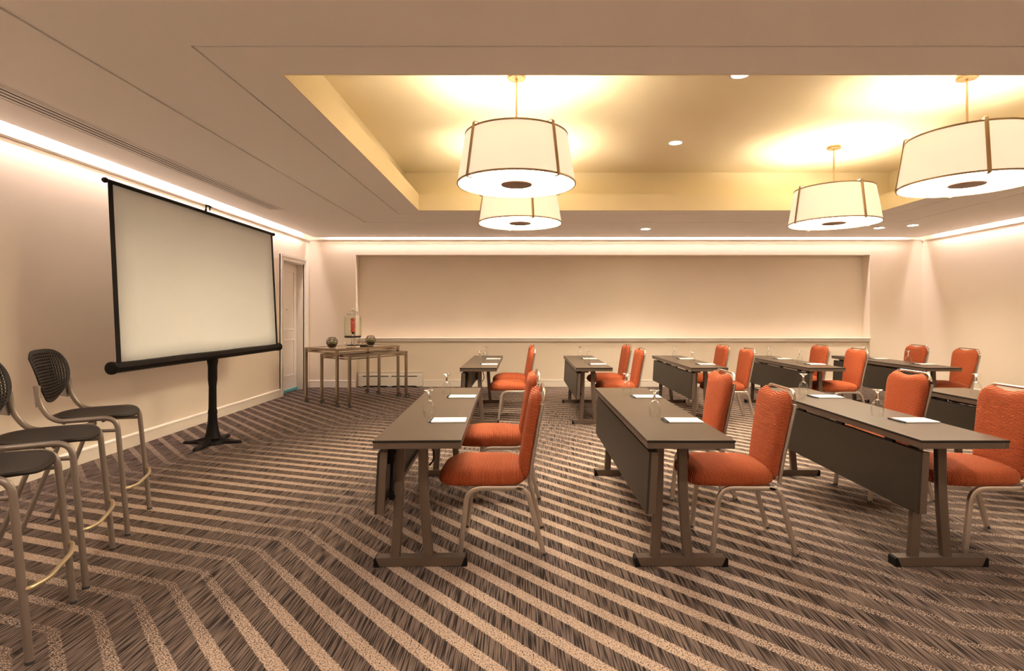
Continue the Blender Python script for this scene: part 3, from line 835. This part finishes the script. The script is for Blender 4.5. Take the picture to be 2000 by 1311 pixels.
tp = scr(0, 1)
bm = nb(); cyl(bm, .017, YA - .02, YZ + .02, (tp.x, tp.z), 14, 'y'); tb = mk('top_bar', bm, M['black_metal'], sc, autos=50)
for y in (YA - .03, YZ + .03):
    bm = nb(); lathe(bm, [(0, -.022), (.018, -.018), (.024, 0), (.018, .018), (0, .022)], 14, (tp.x, y, tp.z), 'y'); mk('end_knob', bm, M['black_metal'], tb, smooth=True)
hz = empty('housing'); hz.parent = sc
bm = nb(); lathe(bm, [(.048, YA - .03), (.048, YZ + .03)], 8, (.02, 0, .965), 'y'); 
lathe(bm, [(0, YA - .03), (.048, YA - .03)], 8, (.02, 0, .965), 'y'); lathe(bm, [(0, YZ + .03), (.048, YZ + .03)], 8, (.02, 0, .965), 'y')
hs = mk('housing_tube', bm, M['black_metal'], hz, autos=30)
for (ya, yb) in ((YA - .06, YA - .02), (YZ + .02, YZ + .06)):
    bm = nb(); lathe(bm, [(0, ya), (.047, ya), (.054, ya + .008), (.054, yb - .008), (.050, yb), (0, yb)], 16, (.02, 0, .965), 'y'); mk('end_cap', bm, M['black_plastic'], hz, autos=40)
# upright behind the fabric with the hook
bm = nb(); tube(bm, [(-.05, 0, .90), (-.075, 0, 2.56)], .012, 10); mk('upright', bm, M['black_metal'], sc, autos=50)
bm = nb(); tube(bm, smoothpath([(-.074, 0, 2.53), (-.072, 0, 2.60), (-.03, 0, 2.60), (-.03, 0, 2.545)], .02, 4), .007, 8); tube(bm, [(-.045, -.05, 2.595), (-.045, .05, 2.595)], .008, 8); mk('hook', bm, M['black_metal'], sc, autos=50)
# post and four-toed base
bm = nb(); lathe(bm, [(0, .03), (.085, .06), (.066, .12), (.050, .22), (.044, .32), (.048, .34), (.040, .38), (.038, .62), (.046, .70), (.046, .84), (.055, .90), (.055, .93), (0, .93)], 20); mk('post', bm, M['black_metal'], sc, autos=40)
bm = nb(); NA = 96; TS = (.18, .34, .52, .70, .86, .95, 1.0)
def toe(a):
    q = a % (PI / 2); q = min(q, PI / 2 - q)                       # angle to the nearest toe
    L = (.315 if abs(math.cos(a)) > .707 else .385)
    return .135 + (L - .135) * math.exp(-(q / .20) ** 2.4)
top = []; 
for t in TS:
    top.append([bm.verts.new((math.cos(2 * PI * i / NA + .07) * toe(2 * PI * i / NA) * t, math.sin(2 * PI * i / NA + .07) * toe(2 * PI * i / NA) * t, (.028 + .085 * (1 - t) ** 2.2) if t < 1 else .012)) for i in range(NA)])
bot = [bm.verts.new((v.co.x, v.co.y, 0)) for v in top[-1]]
for a, b in list(zip(top, top[1:])) + [(top[-1], bot)]:
    for i in range(NA): bm.faces.new((a[i], a[(i + 1) % NA], b[(i + 1) % NA], b[i]))
bm.faces.new(top[0]); bm.faces.new(bot[::-1])
mk('base', bm, M['black_metal'], sc, autos=50)

# ------------------------------------------------------------------ nested rolling side tables
def nest(name, corners_c, L, W_, H, ang, label):
    r = empty('nesting_table', (*corners_c, 0), ang); props(r, label, 'side table', 'nested side tables')
    s = .019; hx, hy = L / 2, W_ / 2
    mk('top', B(-hx + .02, hx - .02, -hy + .02, hy - .02, H - .014, H - .004, .002), M['mirror_top'], r)
    for (a, b, c, d_) in ((-hx, hx, -hy, -hy + 2 * s), (-hx, hx, hy - 2 * s, hy)):
        mk('rail', B(a + 2 * s, b - 2 * s, c, d_, H - 2 * s, H, .003), M['nest_metal'], r); mk('lower_rail', B(a + 2 * s, b - 2 * s, c + .006, d_ - .006, H - .072, H - .052, .003), M['nest_metal'], r)
    for (a, b) in ((-hx, -hx + 2 * s), (hx - 2 * s, hx)):
        mk('rail', B(a, b, -hy + 2 * s, hy - 2 * s, H - 2 * s, H, .003), M['nest_metal'], r); mk('lower_rail', B(a + .006, b - .006, -hy + 2 * s, hy - 2 * s, H - .072, H - .052, .003), M['nest_metal'], r)
    for sx in (-1, 1):
        for sy in (-1, 1):
            x, y = sx * (hx - s), sy * (hy - s)
            lg = mk('leg', B(x - s, x + s, y - s, y + s, .085, H, .003), M['nest_metal'], r)
            ct = empty('caster'); ct.parent = r; ct.location = (x, y, 0); ct.rotation_euler = (0, 0, .7 * sx + sy)
            bm = nb(); cyl(bm, .012, .07, .09, (0, 0), 12); box(bm, -.010, .034, -.018, -.014, .03, .075); box(bm, -.010, .034, .014, .018, .03, .075); box(bm, -.012, .030, -.018, .018, .070, .077); mk('fork', bm, M['nest_metal'], ct)
            bm = nb(); cyl(bm, .037, -.013, .013, (.018, .037), 20, 'y'); mk('wheel', bm, M['rubber'], ct, autos=40)
            bm = nb(); cyl(bm, .020, -.0145, .0145, (.018, .037), 16, 'y'); mk('hub', bm, M['hub'], ct, autos=40)
    return r
ANG = math.radians(57)
nest('a', (-2.82, 9.03), 1.30, .80, .885, ANG, 'taller nickel side table on casters holding the drink dispenser')
nest('b', (-2.59, 8.905), 1.22, .70, .795, ANG, 'lower nickel side table on casters tucked under the taller one')

# drink dispenser
dp = empty('drink_dispenser', (-2.815, 8.96, .885)); props(dp, 'glass drink dispenser with red fruit infuser on a wire stand', 'drink dispenser')
bm = nb()
for z, R in ((.155, .125), (.02, .10)):
    lathe(bm, [(R - .006, z - .006), (R + .006, z - .006), (R + .006, z + .006), (R - .006, z + .006)], 28, closed=True)
lathe(bm, [(0, .163), (.135, .163), (.135, .172), (0, .172)], 28)
mk('stand_ring', bm, M['black_metal'], dp, autos=40)
for k in range(4):
    a = k * PI / 2 + .5; c, s = math.cos(a), math.sin(a)
    bm = nb(); pts = [(c * .115, s * .115, .158), (c * .098, s * .098, .02)]
    pts += [(c * (.098 + .028 - .028 * math.cos(t)), s * (.098 + .028 - .028 * math.cos(t)), .034 - .028 * math.sin(t)) for t in (.5, 1.0, 1.57, 2.2, 2.9, 3.6, 4.2, 4.8)]
    tube(bm, pts, .0055, 8); mk('stand_leg', bm, M['chrome'], dp, autos=60)
bm = nb(); lathe(bm, [(0, .176), (.128, .176), (.138, .186), (.140, .22), (.140, .46), (.134, .485), (.10, .505), (.088, .512), (.088, .53)], 36); mk('jar', bm, M['glass'], dp, smooth=True)
bm = nb(); lathe(bm, [(0, .180), (.126, .180), (.134, .19), (.134, .478), (0, .478)], 36); mk('water', bm, M['water'], dp, autos=40)
bm = nb(); lathe(bm, [(.088, .528), (.098, .53), (.098, .556), (.092, .562), (.06, .585), (.03, .592), (.012, .596), (.012, .604), (.024, .612), (.026, .625), (.016, .637), (0, .64)], 32); mk('lid', bm, M['glass_solid'], dp, smooth=True)
bm = nb(); prof = [(0, .20), (.014, .205), (.018, .225)] + [(.034 + .004 * math.sin(k * 1.9), .24 + k * .019) for k in range(12)] + [(.026, .468), (0, .472)]
lathe(bm, prof, 20); mk('fruit_infuser', bm, M['fruit'], dp, smooth=True)
sp = empty('spigot'); sp.parent = dp; sp.location = (.06, -.125, .205)
bm = nb(); cyl(bm, .012, -.045, .02, (0, 0), 14, 'y'); tube(bm, smoothpath([(0, -.04, 0), (0, -.06, 0), (0, -.06, -.03)], .015, 4), .009, 10); mk('tap', bm, M['chrome'], sp, autos=50)
bm = nb(); lathe(bm, [(0, .008), (.020, .010), (.024, .024), (.020, .038), (0, .042)], 16, (0, -.045, 0)); mk('tap_knob', bm, M['black_plastic'], sp, smooth=True)
# small black dish by the stand
dish = empty('drip_dish', (-2.60, 8.86, .885)); props(dish, 'small black drip dish beside the drink dispenser', 'dish')
bm = nb(); lathe(bm, [(0, 0), (.058, 0), (.066, .012), (.066, .034), (.060, .034), (.056, .012), (0, .010)], 28); mk('bowl', bm, M['black_plastic'], dish, autos=40)
bm = nb(); lathe(bm, [(.0585, .030), (.0665, .030), (.0665, .036), (.0585, .036)], 28, closed=True); mk('rim', bm, M['chrome'], dish, autos=40)

# geometric terrariums with succulents
def terrarium(x, y, z, rz, label):
    r = empty('terrarium', (x, y, z), rz); props(r, label, 'terrarium', 'succulent terrariums on the side table')
    lv = [(.048, .004), (.092, .075), (.080, .125), (.045, .165)]; n_ = 6
    P = [[Vector((R * math.cos(2 * PI * (i + .5 * (k % 2)) / n_), R * math.sin(2 * PI * (i + .5 * (k % 2)) / n_), h_)) for i in range(n_)] for k, (R, h_) in enumerate(lv)]
    bm = nb()
    def bar(a, b): tube(bm, [a, b], .0032, 6)
    for k in range(4):
        for i in range(n_): bar(P[k][i], P[k][(i + 1) % n_])
    for k in range(3):
        for i in range(n_):
            bar(P[k][i], P[k + 1][i]); bar(P[k][i], P[k + 1][(i - 1) % n_] if k % 2 == 0 else P[k + 1][(i + 1) % n_])
    mk('wire_frame', bm, M['terra_frame'], r, autos=60)
    for k in range(3):
        for i in range(n_):
            j = (i - 1) % n_ if k % 2 == 0 else (i + 1) % n_
            if k == 2 and i == 0: continue
            bm = nb(); bm.faces.new([bm.verts.new(v) for v in (P[k][i], P[k + 1][i], P[k + 1][j])]); mk('pane', bm, M['glass'], r)
            jj = (i + 1) % n_
            up_ = P[k + 1][i] if k % 2 == 0 else P[k + 1][jj]
            bm = nb(); bm.faces.new([bm.verts.new(v) for v in (P[k][i], P[k][jj], up_)]); mk('pane', bm, M['glass'], r)
    bm = nb(); lathe(bm, [(0, .006), (.044, .006), (.072, .052), (.060, .060), (0, .064)], 6); mk('soil', bm, M['soil'], r)
    rr = random.Random(int(abs(x) * 100))
    for (cx_, cy_, sc_, nl) in ((0, 0, 1.0, 18), (.036, -.014, .6, 11), (-.034, .016, .65, 11), (-.010, -.038, .6, 10)):
        su = empty('succulent'); su.parent = r; su.location = (cx_, cy_, .058)
        for q in range(nl):
            a = q * 2.4; lean = .25 + 1.0 * (1 - q / nl); L = sc_ * (.045 + .022 * (1 - q / nl)) * rr.uniform(.85, 1.15)
            d_ = Vector((math.cos(a) * math.sin(lean), math.sin(a) * math.sin(lean), math.cos(lean)))
            bm = nb(); tube(bm, [d_ * (L * t) + Vector((0, 0, .010 * t * t)) for t in (0, .25, .55, .8, 1)], .011 * sc_, 6, .005 * sc_, taper=[.5, .85, 1, .65, .06]); mk('leaf', bm, M['leaf_green'], su, smooth=True)
    return r
terrarium(-3.03, 8.60, .885, .2, 'wire terrarium with green succulents nearest the door')
terrarium(-2.61, 9.28, .885, .6, 'wire terrarium with green succulents right of the drink dispenser')
